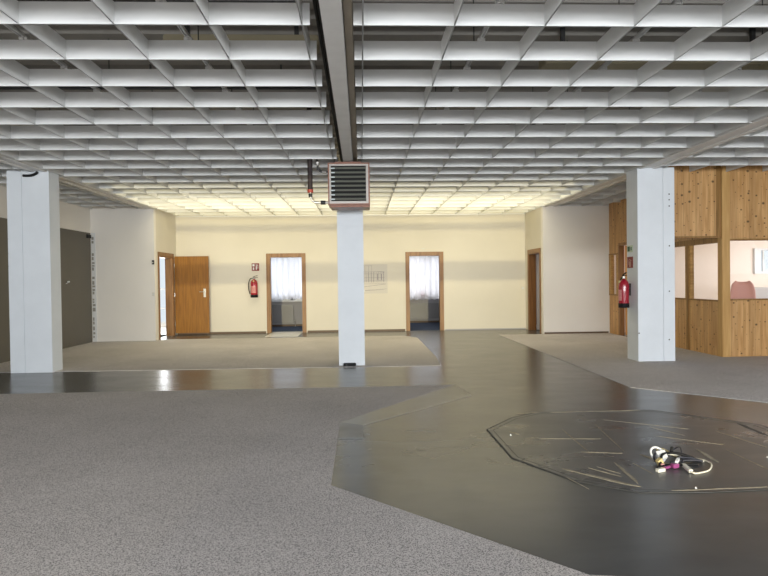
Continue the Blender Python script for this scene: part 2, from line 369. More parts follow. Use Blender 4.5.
# ------------------------------------------------------------------ louvre ceiling
def louver_grid(label, x0, x1, xs, ks, ymax, y0l):
    t = thing('louver_grid', label, 'ceiling grid', ((x0 + x1) / 2, 8, ZC), 'egg crate ceiling grids')
    T = .006; HB = .150
    for k in ks:
        y = 4.006 + .625 * k
        MB().box(x0, x1, y - T / 2, y + T / 2, ZC, ZC + HB).box(x0, x1, y - .007, y + .007, ZC, ZC + .004).build('cross_slat', M['louver'], t)
    for x in xs:
        MB().box(x - T / 2, x + T / 2, y0l, ymax, ZC + .001, ZC + HB - .001).box(x - .005, x + .005, y0l, ymax, ZC + .001, ZC + .004).build('long_slat', M['louver'], t)
    return t
KS = range(-3, 19)
louver_grid('light grey egg-crate louvre ceiling left of the central beam', -4.80, -.325, [-.377 - .625 * k for k in range(8)], KS, YB - .04, 2.0)
louver_grid('light grey egg-crate louvre ceiling right of the central beam', -.03, 4.45, [.034 + .625 * k for k in range(8)], KS, YB - .04, 2.0)
louver_grid('narrow shaded egg-crate louvre ceiling over the left side wall', -6.29, -5.09, [-5.20 - .525 * k for k in range(3)], range(-3, 16), 13.95, 2.0)
louver_grid('egg-crate louvre ceiling beyond the right beam, above the pine partition', 4.76, 9.4, [4.86 + .625 * k for k in range(8)], range(-3, 9), 9.57, 2.0)
louver_grid('small shaded egg-crate louvre ceiling behind the right column', 4.76, 6.03, [4.86 + .5 * k for k in range(3)], range(9, 17), 14.05, 9.60)

# suspension rails lying on the grids, with clips and wire hangers
for x, side in ((-1.32, 'left'), (-2.57, 'left'), (-3.82, 'left'), (.975, 'right'), (2.22, 'right'), (3.47, 'right')):
    d = {-1.32: 'nearest on the left of the central beam', -2.57: 'second on the left of the central beam', -3.82: 'third on the left of the central beam',
         .975: 'nearest on the right of the central beam', 2.22: 'second on the right of the central beam', 3.47: 'third on the right of the central beam'}[x]
    t = thing('suspension_rail', 'slim galvanised rail above the louvres, ' + d, 'ceiling rail', (x, 8, ZC + .15), 'suspension rails above the louvres')
    MB().box(x - .016, x + .016, 2.0, 15.5, ZC + .185, ZC + .192).box(x - .016, x - .012, 2.0, 15.5, ZC + .165, ZC + .19).box(x + .012, x + .016, 2.0, 15.5, ZC + .165, ZC + .19).build('rail', M['rail'], t)
    for k in range(-1, 16, 1):
        y = 4.006 + .625 * k
        MB().box(x - .03, x + .03, y - .012, y + .012, ZC + .1505, ZC + .170).box(x - .008, x + .008, y - .02, y + .02, ZC + .1505, ZC + .185).build('clip', M['rail'], t)
    for k in range(-1, 16, 2):
        y = 4.3 + .625 * k
        MB().cyl((x, y, ZC + .19), (x, y, ZS - .05), .005, seg=8).build('hanger', M['darkmetal'], t)
# ducts / planks above the grids that show through the cells
for a, l in (((-1.75, -.36, 5.35, 5.55, 3.50, 3.60), 'short tan duct glimpsed above the louvres left of the central beam'),
             ((1.9, 4.3, 5.9, 6.15, 3.55, 3.66), 'tan duct glimpsed above the louvres right of the central beam'),
             ((4.1, 7.5, 5.4, 5.9, 3.42, 3.52), 'wide tan board glimpsed above the louvres beside the right beam')):
    o = MB().box(*a, bevel=.01).build('ceiling_duct', M['duct']); tag(o, l, 'duct')
    for xx in (a[0] + .2, a[1] - .2): MB().box(xx - .02, xx + .02, a[2] + .05, a[2] + .09, a[5] - .002, ZS + .0).build('hanger', M['darkmetal'], o)
# conduit lines above
for i, (y, l) in enumerate(((4.75, 'nearest'), (6.9, 'farther'))):
    o = MB().tube([(-4.7, y, 3.62), (-.5, y, 3.62)], .018, smooth=False).build('conduit', M['darkmetal'])
    tag(o, f'thin dark conduit above the left louvres, the {l} of the two', 'conduit')
    for xx in (-4.2, -2.4, -.9): MB().box(xx - .01, xx + .01, y - .01, y + .01, 3.62, ZS).build('hanger', M['darkmetal'], o)

# ------------------------------------------------------------------ beams
def ibeam(xa, xb, ya, yb, z0, z1, label, web='beam'):
    cx = (xa + xb) / 2
    t = thing('ceiling_beam', label, 'beam', (cx, ya, z0))
    MB().box(xa, xb, ya, yb, z0, z0 + .02).build('bottom_flange', M['beam'], t)
    MB().box(cx - .02, cx + .02, ya, yb, z0 + .02, z1 - .02).build('web', M['beam_side'], t)
    MB().box(xa, xb, ya, yb, z1 - .02, z1).build('top_flange', M['beam'], t)
    return t
ibeam(-.24, -.10, -6.95, YB, ZC - .0, ZC + .34, 'grey steel beam running down the centre above the fan heater')
bt = MB().box(-.30, -.055, -6.95, YB, ZC + .345, ZS - .061).build('timber_casing', M['beam_side']); tag(bt, 'brown boxed casing on top of the central ceiling beam', 'beam casing')
tag(MB().box(-.095, -.04, -6.95, YB, ZC + .06, ZC + .344).build('side_board', M['beam_side']), 'narrow brown board along the right side of the central ceiling beam', 'board')
for xa, xb, ye, l in ((-5.06, -4.81, 13.96, 'grey steel beam over the left column'), (4.46, 4.74, 14.06, 'grey steel beam over the right column')):
    t = thing('ceiling_beam', l, 'beam', ((xa + xb) / 2, 0, ZC))
    for ya, yb in ((-6.95, 9.225), (9.64, ye)):
        MB().box(xa, xb, ya, yb, ZC + .012, ZC + .03).build('bottom_flange', M['beam'], t)
        for q in (xa, xb - .06): MB().box(q, q + .06, ya, yb, ZC - .006, ZC + .012).build('edge_lip', M['beam'], t)
    MB().box((xa + xb) / 2 - .02, (xa + xb) / 2 + .02, -6.95, ye, ZC + .045, ZS - .06).build('web', M['beam'], t)
for i, (x, z, l) in enumerate(((-.285, ZC + .13, 'thin black pipe running beside the central beam, lower of two'), (-.275, ZC + .24, 'thin black pipe running beside the central beam, upper of two'))):
    o = MB().tube([(x, 0, z), (x, 15.4, z)], .014, smooth=False).build('ceiling_pipe', M['black']); tag(o, l, 'pipe')
    for yy in (3.8, 5.1, 6.4, 7.7): MB().box(x - .005, x + .005, yy, yy + .02, z + .01, ZC + .36).build('bracket', M['darkmetal'], o)

# ------------------------------------------------------------------ columns
def column(x0, x1, y0, y1, label, seams, hz=(), screws=(), top=ZC):
    t = thing('column', label, 'column', ((x0 + x1) / 2, (y0 + y1) / 2, 0))
    mb = MB(); xs = [x0] + list(seams) + [x1]
    mb.box(x0 + .004, x1 - .004, y0 + .012, y1, 0, top)
    for a, b in zip(xs, xs[1:]):
        zz = [0] + sorted(z for s, z in hz if abs(s - a) < .02) + [top]
        for u, w in zip(zz, zz[1:]):
            mb.box(a + .002, b - .002, y0, y0 + .02, u + .0015, w - .0015, bevel=.003)
    mb.build('shaft', M['column'], t)
    for (x, z) in screws:
        MB().cyl((x, y0 - .003, z), (x, y0 + .002, z), .011, seg=12).build('screw_cap', M['darkmetal'], t)
    return t
column(-5.425, -4.785, 9.23, 9.54, 'wide white painted column on the left with a vertical seam', [-5.20], hz=[(-5.425, 2.07), (-5.425, 1.65), (-5.425, 1.85), (-5.425, .03)], top=ZC + .04)
column(-.375, .045, 9.38, 9.75, 'narrow white painted column in the centre below the fan heater', [])
column(4.44, 5.05, 9.24, 9.63, 'wide white painted column on the right with a fire extinguisher', [4.86], hz=[(4.86, 2.06)],
       screws=[(4.96, 2.69), (4.96, 2.6), (4.96, 2.5), (4.96, 1.86), (4.955, 1.13), (4.95, .35), (4.455, .46)], top=ZC + .025)
o = MB().box(-.30, -.10, 9.30, 9.375, 0, .05, bevel=.008).build('floor_box', M['black']); tag(o, 'small black box on the floor at the foot of the central column', 'box')
MB().cyl((-.25, 9.298, .025), (-.25, 9.302, .025), .012, seg=12).build('socket', M['darkmetal'], o)
o = MB().tube([(-5.16, 9.215, ZC - .06), (-5.11, 9.20, ZC - .065), (-5.03, 9.20, ZC - .06), (-4.97, 9.205, ZC - .035), (-4.94, 9.21, ZC - .005)], .020).build('cable_stub', M['black']); tag(o, 'short black cable end at the top of the left column', 'cable')

# ------------------------------------------------------------------ hanging fan heater
hx0, hx1, hz0, hz1, hy0, hy1 = -.462, .142, 2.462, 3.072, 8.5, 8.93
t = thing('fan_heater', 'square copper brown fan heater with dark slats on the central beam', 'heater', (-.16, 8.7, 2.46))
mb = MB(); e = .02
mb.box(hx0, hx1, hy0 + .03, hy1, hz0, hz1, bevel=.006)
for b in ((hx0, hx1, hy0, hy0 + .04, hz0, hz0 + e), (hx0, hx1, hy0, hy0 + .04, hz1 - e, hz1), (hx0, hx0 + e, hy0, hy0 + .04, hz0 + e, hz1 - e), (hx1 - e, hx1, hy0, hy0 + .04, hz0 + e, hz1 - e)): mb.box(*b)
mb.build('casing', M['copper'], t)
mb = MB(); f = .035
for b in ((hx0 + e, hx1 - e, hy0 + .004, hy0 + .035, hz0 + e, hz0 + e + f), (hx0 + e, hx1 - e, hy0 + .004, hy0 + .035, hz1 - e - f * .7, hz1 - e), (hx0 + e, hx0 + e + f * .7, hy0 + .004, hy0 + .035, hz0 + e + f, hz1 - e - f * .7), (hx1 - e - f, hx1 - e, hy0 + .004, hy0 + .035, hz0 + e + f, hz1 - e - f * .7)): mb.box(*b)
mb.build('grille_frame', M['heaterframe'], t)
gx0, gx1, gz0, gz1 = hx0 + e + f * .7, hx1 - e - f, hz0 + e + f, hz1 - e - f * .7
MB().box(gx0, gx1, hy0 + .0285, hy0 + .0295, gz0, gz1).build('core', M['heatback'], t)
n = 8; p_ = (gz1 - gz0) / n
for i in range(n):
    zc = gz0 + p_ * (i + .5)
    s = MB().obox(((gx0 + gx1) / 2, hy0 + .014, zc), (1, 0, 0), (0, .35, 1), (0, 1, -.35), (gx1 - gx0) / 2 - .001, .015, .0015).build('slat', M['heatslat'], t)
    MB().box(gx0 + .002, gx0 + .055, hy0 - .004, hy0 + .008, zc - .012, zc + .002).build('slat_clip', M['slatclip'], t)
MB().box(hx0 + .03, hx1 - .0, hy0 + .02, hy1 + .02, hz0 - .03, hz0 - .002, bevel=.004).build('drip_tray', M['copper'], t)
for b in ((-.36, .02, hy0 + .08, hy0 + .12, hz1 - .01, ZC), (-.36, .02, hy1 - .05, hy1 - .01, hz1 - .01, ZC), (-.25, -.09, hy1 - .02, 9.38, 2.7, 2.78)): MB().box(*b).build('mounting_bracket', M['copper'], t)
# heating pipes
t = thing('heating_pipe', 'thick black insulated pipe dropping to a valve left of the fan heater', 'pipe', (-.725, 8.6, 2.5))
MB().cyl((-.725, 8.6, 2.70), (-.725, 8.6, 3.9), .037, seg=20).build('insulation', M['blackrubber'], t, smooth=True)
MB().cyl((-.725, 8.6, 2.655), (-.725, 8.6, 2.70), .042, seg=20).build('red_collar', mat('red_collar', (.38, .06, .04), .5), t, smooth=True)
MB().tube([(-.725, 8.6, 2.66), (-.722, 8.6, 2.60), (-.70, 8.6, 2.545), (-.66, 8.6, 2.515), (-.6, 8.6, 2.51), (-.455, 8.6, 2.51)], .017).build('elbow', M['metal'], t, smooth=True)
MB().cyl((-.575, 8.6, 2.51), (-.505, 8.6, 2.51), .030, seg=12).cyl((-.724, 8.6, 2.59), (-.725, 8.6, 2.64), .028, seg=8).build('nut', M['darkmetal'], t)
t = thing('heating_pipe', 'thin dark return pipe with a valve at the upper left of the fan heater', 'pipe', (-.61, 8.6, 2.96))
MB().tube([(-.615, 8.6, 3.7), (-.615, 8.6, 3.06), (-.60, 8.6, 3.0), (-.565, 8.6, 2.965), (-.455, 8.6, 2.958)], .015).build('tube', M['darkmetal'], t, smooth=True)
MB().cyl((-.615, 8.6, 3.05), (-.615, 8.6, 3.10), .032, seg=12).box(-.63, -.60, 8.55, 8.6, 3.07, 3.09).build('valve', M['metal'], t)

# ------------------------------------------------------------------ left wall: grey panel, torn strip, hook
MB().cyl((-.55, 8.6, 2.96), (-.49, 8.6, 2.958), .026, seg=8).build('nut', M['metal'], t, smooth=True)
t = thing('wall_panel', 'tall dark taupe-grey panel on the left wall behind the column', 'wall panel', (-6.29, 11, 0))
MB().box(-6.308, -6.285, 6.0, 13.90, .005, 2.545, bevel=.003).build('board', M['grey_panel'], t)
MB().tube([(-6.284, 12.72, 1.37), (-6.262, 12.75, 1.39), (-6.25, 12.80, 1.415)], .008).cyl((-6.286, 12.80, 1.415), (-6.245, 12.80, 1.415), .018, seg=12).build('hook', M['white'], t, smooth=True)
MB().box(-6.285, -6.26, 13.70, 13.88, 2.42, 2.50).build('hinge', M['black'], t)
t = thing('wall_strip', 'narrow white strip with torn tape marks at the left wall corner', 'strip', (-6.29, 13.93, 0))
MB().box(-6.30, -6.20, 13.955, 13.968, 0, 2.55).build('backing', M['white'], t)
z = .1
while z < 2.42:
    hgt = random.uniform(.03, .10)
    if random.random() < .75: MB().box(-6.285, -6.285 + random.uniform(.03, .065), 13.951, 13.956, z, z + hgt).build('tape_mark', M['signmark'], t)
    z += hgt + random.uniform(.015, .05)

# ------------------------------------------------------------------ doors
def casing_y(n, x0, x1, zt, y, w=.085, depth=.16):
    """frame in a wall whose face is y (normal -y)"""
    d = bpy.data.objects.new(n, None); d.location = ((x0 + x1) / 2, y, 0); COL.objects.link(d); d['kind'] = 'structure'
    MB().box(x0 - w, x0, y - .018, y + .01, 0, zt + w, bevel=.004).box(x1, x1 + w, y - .018, y + .01, 0, zt + w, bevel=.004).box(x0, x1, y - .018, y + .01, zt, zt + w, bevel=.004).build('door_frame', M['frame'], d)
    MB().box(x0 - .001, x0 + .022, y - .01, y + depth, 0, zt).box(x1 - .022, x1 + .001, y - .01, y + depth, 0, zt).box(x0 + .022, x1 - .022, y - .01, y + depth, zt - .022, zt + .001).build('door_jamb', M['frame'], d)
    return d
casing_y('door_1', -2.42, -1.55, 2.02, YB); casing_y('door_2', 1.27, 2.12, 2.02, YB)
for nm, xf, s, y0, y1 in (('door_3', -4.85, 1, 14.27, 15.27), ('door_4', 4.42, -1, 14.33, 15.27)):
    d = bpy.data.objects.new(nm, None); d.location = (xf, (y0 + y1) / 2, 0); COL.objects.link(d); d['kind'] = 'structure'
    w = .08; xa, xb = sorted((xf + s * .018, xf - s * .01)); mb = MB()
    mb.box(xa, xb, y0 - w, y0, 0, 2.03 + w, bevel=.004).box(xa, xb, y1, y1 + w, 0, 2.03 + w, bevel=.004).box(xa, xb, y0, y1, 2.01, 2.03 + w, bevel=.004)
    mb.build('door_frame', M['frame'], d)
    xa, xb = sorted((xf + s * .01, xf - s * .18))
    MB().box(xa, xb, y0 - .001, y0 + .022, 0, 2.01).box(xa, xb, y1 - .022, y1 + .001, 0, 2.01).box(xa, xb, y0 + .02, y1 - .02, 1.988, 2.012).build('door_jamb', M['darkdoor' if s < 0 else 'frame'], d)
tag(MB().box(-2.39, -1.58, 14.50, 15.9, .0005, .006).build('doorway_strip', mat('pale_doorway_strip', (.62, .61, .58), .35, noise=.06, nscale=3)), 'pale grey strip on the floor of the doorway beside the wall extinguisher', 'floor_strip')  # flat pale grey strip laid across the doorway floor
# open leaf of the left door lying back against the far wall
t = thing('door_leaf', 'orange-brown wooden door standing open against the far wall on the left', 'door', (-4.83, 15.44, 0))
MB().box(-4.835, -3.965, 15.40, 15.44, .05, 2.045, bevel=.004).build('leaf', M['oak'], t)
MB().box(-4.10, -4.04, 15.388, 15.401, .98, 1.20, bevel=.003).build('handle_plate', M['metal'], t)
MB().tube([(-4.07, 15.39, 1.12), (-4.07, 15.345, 1.12), (-4.10, 15.335, 1.12), (-4.19, 15.335, 1.12)], .010).build('handle', M['metal'], t, smooth=True)
for z in (.3, 1.05, 1.8): MB().cyl((-4.843, 15.405, z - .05), (-4.843, 15.405, z + .05), .010, seg=10).build('hinge', M['metal'], t)
# pale leaf behind the right door
t = thing('door_leaf', 'pale grey door standing open behind the far right doorway', 'door', (4.62, 15.24, 0))
MB().box(4.61, 5.45, 15.20, 15.24, .008, 1.985, bevel=.003).build('leaf', M['pale_door'], t)
MB().box(4.755, 4.785, 15.19, 15.2005, 1.0, 1.18).tube([(4.77, 15.19, 1.10), (4.77, 15.15, 1.10), (4.86, 15.145, 1.10)], .009).build('handle', M['metal'], t, smooth=True)

# ------------------------------------------------------------------ rooms behind the doors
def room(x0, x1, yb, hole, nm, glass_n, fl=M['bluecarpet'], ya=YB + .16):
    struct('floor', MB().box(x0, x1, YB, yb + .15, -.12, .0), fl)
    struct('ceiling', MB().box(x0, x1, YB + .16, yb + .15, 2.7, 2.8), M['white_wall'])
    struct('wall_' + nm + '_back', wall_holes('y', yb, yb + .15, x0, x1, 0, 2.7, [hole]), M['room_wall'])
    struct('baseboard_' + nm, MB().box(x0 + .1, x1 - .1, yb - .02, yb, 0, .06), M['skirting'])
    d = bpy.data.objects.new('window_' + glass_n, None); d.location = ((hole[0] + hole[1]) / 2, yb, hole[2]); COL.objects.link(d); d['kind'] = 'structure'
    a, b, z0, z1 = hole; mb = MB(); w = .06
    for q in ((a, a + w, z0, z1), (b - w, b, z0, z1), ((a + b) / 2 - w / 2, (a + b) / 2 + w / 2, z0, z1), (a, b, z0, z0 + w), (a, b, z1 - w, z1)): mb.box(q[0], q[1], yb + .06, yb + .11, q[2], q[3])
    mb.build('window_frame', M['white'], d)
    MB().box(a + .02, b - .02, yb + .083, yb + .089, z0 + .02, z1 - .02).build('window_pane', M['glass'], d)
    MB().box(a - .05, b + .05, yb - .08, yb + .06, z0 - .03, z0).build('window_sill', M['white'], d)
room(-4.9, -.35, 17.8, (-3.0, -1.2, .78, 2.15), 'room_left', '1')
room(-.25, 4.35, 18.5, (1.0, 3.2, .78, 2.15), 'room_right', '2')
struct('wall_between_rooms', MB().box(-.35, -.25, YB + .16, 18.65, 0, 2.7), M['room_wall'])
struct('wall_room_left_side', MB().box(-5.0, -4.9, YB + .16, 17.95, 0, 2.7), M['room_wall'])
struct('wall_room_right_side', MB().box(4.35, 4.42, YB + .16, 18.65, 0, 2.7), M['room_wall'])
def curtain(x0, x1, y, z0, z1, label):
    t = thing('curtain', label, 'curtain', ((x0 + x1) / 2, y, z0))
    bm = bmesh.new(); n = int((x1 - x0) * 70); A = []; ph = random.uniform(0, 6)
    for j in range(9):
        row = []
        for i in range(n + 1):
            x = x0 + (x1 - x0) * i / n; f = 1 - .35 * j / 8
            yy = y + f * (.035 * math.sin(x * 34 + ph + .8 * math.sin(x * 5)) + .012 * math.sin(x * 71 + 1))
            row.append(bm.verts.new((x, yy, z0 + (z1 - z0) * j / 8 + (.018 * math.cos(x * 34 + ph) if j == 0 else 0))))
        A.append(row)
    for a, b in zip(A, A[1:]):
        for i in range(n): bm.faces.new((a[i], a[i + 1], b[i + 1], b[i]))
    mb = MB(); mb.bm.free(); mb.bm = bm
    c = mb.build('cloth', M['curtain'], t, smooth=True)
    mo = c.modifiers.new('thickness', 'SOLIDIFY'); mo.thickness = .001
    MB().cyl((x0 - .05, y, z1 + .01), (x1 + .05, y, z1 + .01), .012, seg=10).build('curtain_rail', M['white'], t)
    MB().box(x0, x0 + .02, y, yb_of[label], z1, z1 + .02).box(x1 - .02, x1, y, yb_of[label], z1, z1 + .02).build('bracket', M['white'], t)
l1 = 'sheer white pleated curtain seen through the doorway right of the wall fire extinguisher'; l2 = 'sheer white pleated curtain seen through the doorway right of the faded wall drawing'
yb_of = {l1: 17.8, l2: 18.5}
curtain(-3.15, -1.1, 17.62, .83, 2.2, l1); curtain(.9, 3.3, 18.32, .74, 2.2, l2)
def radiator(x0, x1, y, z0, z1, label):
    t = thing('radiator', label, 'radiator', ((x0 + x1) / 2, y, z0))
    mb = MB().box(x0, x1, y - .06, y, z0, z1, bevel=.01)
    n = int((x1 - x0) / .05)
    for i in range(n): mb.box(x0 + .015 + i * .05, x0 + .035 + i * .05, y - .068, y - .058, z0 + .04, z1 - .04, bevel=.004)
    mb.build('panel', M['radiator'], t)
    MB().cyl((x1 + .01, y - .04, z0 + .08), (x1 + .06, y - .04, z0 + .08), .02, seg=12).cyl((x1 + .05, y - .04, .0), (x1 + .05, y - .04, z0 + .08), .009, seg=8).build('valve', M['metal'], t)
    MB().box(x0 + .15, x0 + .19, y, yb_of2(y) - .001, z0 + .1, z1 - .1).box(x1 - .19, x1 - .15, y, yb_of2(y) - .001, z0 + .1, z1 - .1).build('bracket', M['radiator'], t)
yb_of2 = lambda y: 17.8 if y < 18 else 18.5
radiator(-3.2, -2.05, 17.75, .10, .66, 'grey-white panel radiator under the curtain in the left doorway')
radiator(.8, 3.0, 18.45, .13, .62, 'grey-white panel radiator under the curtain in the right doorway')
# flowers on the sill behind the right curtain
t = thing('flower_pot', 'pink flowering plant on the sill behind the curtain in the right doorway', 'potted plant', (1.95, 18.44, .78))
MB().lathe((1.95, 18.455, .78), [(.028, 0), (.038, .07), (.042, .075), (.036, .075)], 16).build('pot', M['terracotta'], t)
mb = MB(); mf = MB()
for i in range(40):
    a = random.uniform(0, 6.28); r = random.uniform(0, .17); z = .86 + random.uniform(0, .08)
    bmesh.ops.create_icosphere(mf.bm, subdivisions=1, radius=random.uniform(.012, .022), matrix=Matrix.Translation((1.95 + r * math.cos(a), 18.455 + .15 * r * math.sin(a), z)))
    mb.tube([(1.95, 18.455, .85), (1.95 + r * .5 * math.cos(a), 18.455, .87), (1.95 + r * math.cos(a), 18.455 + .15 * r * math.sin(a), z)], .002, seg=4, smooth=False)
mb.build('stems', M['leaf'], t); mf.build('blossom', M['pinkflower'], t)
# side rooms
struct('floor', MB().box(-9.0, -5.03, 14.10, 18.3, -.12, .0), M['palefloor'])
struct('ceiling', MB().box(-9.0, -5.03, 14.10, 18.3, 2.7, 2.8), M['white_wall'])
struct('wall_lobby_front', MB().box(-9.0, -6.31, 14.0, 14.10, 0, 2.7), M['white_wall'])
struct('wall_lobby_left', MB().box(-9.1, -9.0, 14.0, 18.3, 0, 2.7), M['white_wall'])
struct('wall_lobby_back', wall_holes('y', 18.2, 18.3, -9, -5.0, 0, 2.7, [(-7.6, -5.2, .12, 2.3)]), M['white_wall'])
d = bpy.data.objects.new('window_3', None); d.location = (-6.4, 18.25, 0); COL.objects.link(d); d['kind'] = 'structure'
mb = MB()
for x in (-7.6, -6.8, -6.28, -5.26): mb.box(x, x + .07, 18.22, 18.28, .12, 2.3)
for z in (.12, .55, 1.15, 2.23): mb.box(-7.6, -5.2, 18.225, 18.275, z, z + .05)
mb.build('window_frame', M['white'], d); MB().box(-7.6, -5.2, 18.247, 18.253, .13, 2.29).build('window_pane', M['glass'], d)
struct('floor', MB().box(4.58, 7.2, 14.22, YB + 1.5, -.12, .0), M['palefloor'])
struct('ceiling', MB().box(4.58, 7.2, 14.22, YB + 1.5, 2.7, 2.8), M['white_wall'])
struct('wall_store_back', MB().box(4.42, 7.2, YB + 1.5, YB + 1.6, 0, 2.7), M['room_wall'])
struct('wall_store_right', MB().box(7.2, 7.3, 14.2, YB + 1.6, 0, 2.7), M['room_wall'])

# ------------------------------------------------------------------ pine partition and glazed office
XP, YP = 6.05, 9.6
t = thing('timber_partition', 'knotty pine partition with glazed panels facing the hall, right of the corner post', 'partition', (6.1, YP, 0))
MB().box(XP - .012, XP + .125, YP - .03, YP + .10, 0, ZC + .1, bevel=.004).build('post', M['pine_post'], t)
MB().box(6.166, 11.0, YP + .0, YP + .06, 0, .950).build('lower_boards', M['pine'], t)
MB().box(6.166, 11.0, YP + .0, YP + .06, 1.985, ZC + .12).build('upper_boards', M['pine'], t)
MB().box(6.166, 11.0, YP - .012, YP + .07, .950, .975).build('sill_rail', M['pine_dark'], t)
MB().box(6.166, 11.0, YP - .012, YP + .07, 1.955, 1.985).build('head_rail', M['pine_dark'], t)
for x0, x1 in ((6.19, 7.42), (7.50, 8.7), (8.78, 10.0)):
    MB().box(x0, x1, YP + .025, YP + .031, .975, 1.955).build('pane', M['glass'], t)
    MB().box(x1, x1 + .08, YP - .005, YP + .06, .975, 1.955).build('mullion', M['pine_post'], t)
t = thing('timber_header', 'knotty pine board header between the right column and corner post', 'header', (5.5, YP, 2.0))
MB().box(5.03, XP - .015, YP + .0, YP + .05, 2.035, ZC + .12).build('boards', M['pine'], t)
MB().box(5.03, XP - .015, YP - .008, YP + .06, 2.003, 2.035).build('bottom_rail', M['pine_dark'], t)
MB().box(5.955, XP - .015, YP - .006, YP + .0, 2.036, ZC + .12).build('cover_strip', M['pine_dark'], t)
t = thing('timber_partition', 'pine partition receding behind the right column, with peach lit glass panes', 'partition', (6.0, 11.8, 0))
segs = [(9.72, 10.53), (10.70, 11.40), (11.54, 12.10), (13.66, 13.93)]
MB().box(XP, XP + .06, 9.70, 12.15, .0, .930).box(XP, XP + .06, 13.50, 14.06, 0, .930).build('lower_boards', M['pine_side'], t)
MB().box(XP, XP + .06, 9.70, 12.15, 2.03, ZC + .12).box(XP, XP + .06, 12.15, 13.50, 2.16, ZC + .12).box(XP, XP + .06, 13.50, 14.06, 1.93, ZC + .06).build('upper_boards', M['pine_side'], t)
MB().box(XP - .012, XP + .07, 9.70, 12.15, .930, .955).box(XP - .012, XP + .07, 13.50, 14.06, .930, .955).build('sill_rail', M['pine_dark'], t)
MB().box(XP - .012, XP + .07, 9.70, 12.15, 1.93, 2.03).box(XP - .012, XP + .07, 13.5, 14.06, 1.90, 1.93).build('head_rail', M['pine_dark'], t)
for a, b in ((10.53, 10.70), (11.40, 11.54), (13.93, 14.06), (13.50, 13.66)): MB().box(XP - .01, XP + .06, a, b, .955, 1.93).build('mullion', M['pine_rail'], t)
MB().box(XP - .02, XP + .07, 10.58, 10.65, 0, 1.93).build('cover_strip', M['pine_dark'], t)
for a, b in segs: MB().box(XP + .028, XP + .034, a, b, .955, 1.93).build('pane', M['glass'], t)
MB().box(XP - .03, XP + .08, 12.08, 12.15, 0, 2.16).box(XP - .03, XP + .08, 13.43, 13.50, 0, 2.16).box(XP - .03, XP + .08, 12.15, 13.43, 2.10, 2.16).build('door_frame', M['frame'], t)
t = thing('door_leaf', 'orange wooden door standing open inside the glazed office behind the column', 'door', (6.1, 13.4, 0))
MB().box(6.14, 7.02, 13.36, 13.40, .012, 2.09, bevel=.003).build('leaf', M['lightdoor'], t)
MB().box(6.91, 6.95, 13.352, 13.3605, .95, 1.15).tube([(6.93, 13.352, 1.05), (6.93, 13.31, 1.05), (6.83, 13.305, 1.05)], .009).build('handle', M['metal'], t, smooth=True)
# office shell
struct('wall_office_back', wall_holes('y', 14.07, 14.22, 6.08, 11.2, 0, 3.2, [(9.78, 10.9, 1.44, 1.99)]), M['pink_wall'])
struct('wall_office_right', wall_holes('x', 11.0, 11.2, 9.6, 14.07, 0, 3.2, [(10.3, 13.4, .9, 2.5)]), M['pink_wall'])
struct('ceiling', MB().box(6.12, 11.2, 9.72, 14.07, ZC + .13, ZC + .23), M['white_wall'])
struct('floor', MB().box(6.12, 11.2, 9.69, 14.07, 0, .01), M['carpet'])
d = bpy.data.objects.new('window_4', None); d.location = (10.3, 14.1, 1.44); COL.objects.link(d); d['kind'] = 'structure'
mb = MB()
for q in ((9.66, 9.82, 1.40, 2.03), (10.86, 11.0, 1.40, 2.03)): mb.box(q[0], q[1], 14.02, 14.12, q[2], q[3], bevel=.006)
mb.box(9.82, 10.86, 14.04, 14.12, 1.40, 1.46); mb.box(9.82, 10.86, 14.04, 14.12, 1.98, 2.03); mb.box(9.92, 9.95, 14.09, 14.13, 1.46, 1.98)
mb.build('window_frame', M['white'], d); MB().box(9.82, 10.86, 14.13, 14.136, 1.45, 1.98).build('window_pane', M['glass'], d)
d = bpy.data.objects.new('window_5', None); d.location = (11.1, 11.8, .9); COL.objects.link(d); d['kind'] = 'structure'
mb = MB()
for y in (10.3, 11.82, 13.34): mb.box(11.05, 11.12, y, y + .06, .9, 2.5)
mb.box(11.05, 11.12, 10.3, 13.4, .9, .96).box(11.05, 11.12, 10.3, 13.4, 2.44, 2.5); mb.build('window_frame', M['white'], d)
# guessed office furniture for the blurred shapes in the glass
def shell_chair(x, y, rz, label):
    t = thing('shell_chair', label, 'chair', (0, 0, 0), 'pale red shell chairs in the office')
    bm = bmesh.new(); G = []
    prof = [(.26, .47, .20), (.12, .45, .23), (-.05, .45, .24), (-.17, .49, .24), (-.22, .60, .24), (-.25, .80, .24), (-.28, 1.0, .23), (-.31, 1.14, .20), (-.32, 1.22, .13)]
    for (yy, zz, w) in prof:
        G.append([bm.verts.new((w * math.sin(u * 1.35) / math.sin(1.35), yy + .07 * (1 - math.cos(u * 1.35)), zz + .03 * u * u)) for u in (-1, -.66, -.33, 0, .33, .66, 1)])
    for a, b in zip(G, G[1:]):
        for i in range(6): bm.faces.new((a[i], a[i + 1], b[i + 1], b[i]))
    mb = MB(); mb.bm.free(); mb.bm = bm; s = mb.build('shell', M['redseat'], t, smooth=True)
    mo = s.modifiers.new('thickness', 'SOLIDIFY'); mo.thickness = .018
    for sx in (-1, 1):
        for sy in (-1, 1): MB().tube([(sx * .10, sy * .10, .44), (sx * .24, sy * .22, .012)], .011, smooth=False).build('leg', M['metal'], t)
    t.location = (x, y, .01); t.rotation_euler = (0, 0, rz); return t
shell_chair(8.05, 12.0, 2.7, 'pale red shell chair seen through the glass, left of the white cabinet')
shell_chair(9.28, 12.2, 2.9, 'pale red shell chair at the right picture edge behind the glass')
t = thing('cabinet', 'low white cabinet seen through the office glass between two red chairs', 'cabinet', (8.75, 12.4, 0))
MB().box(8.45, 9.0, 12.3, 12.7, .01, 1.10, bevel=.005).build('body', M['white'], t)
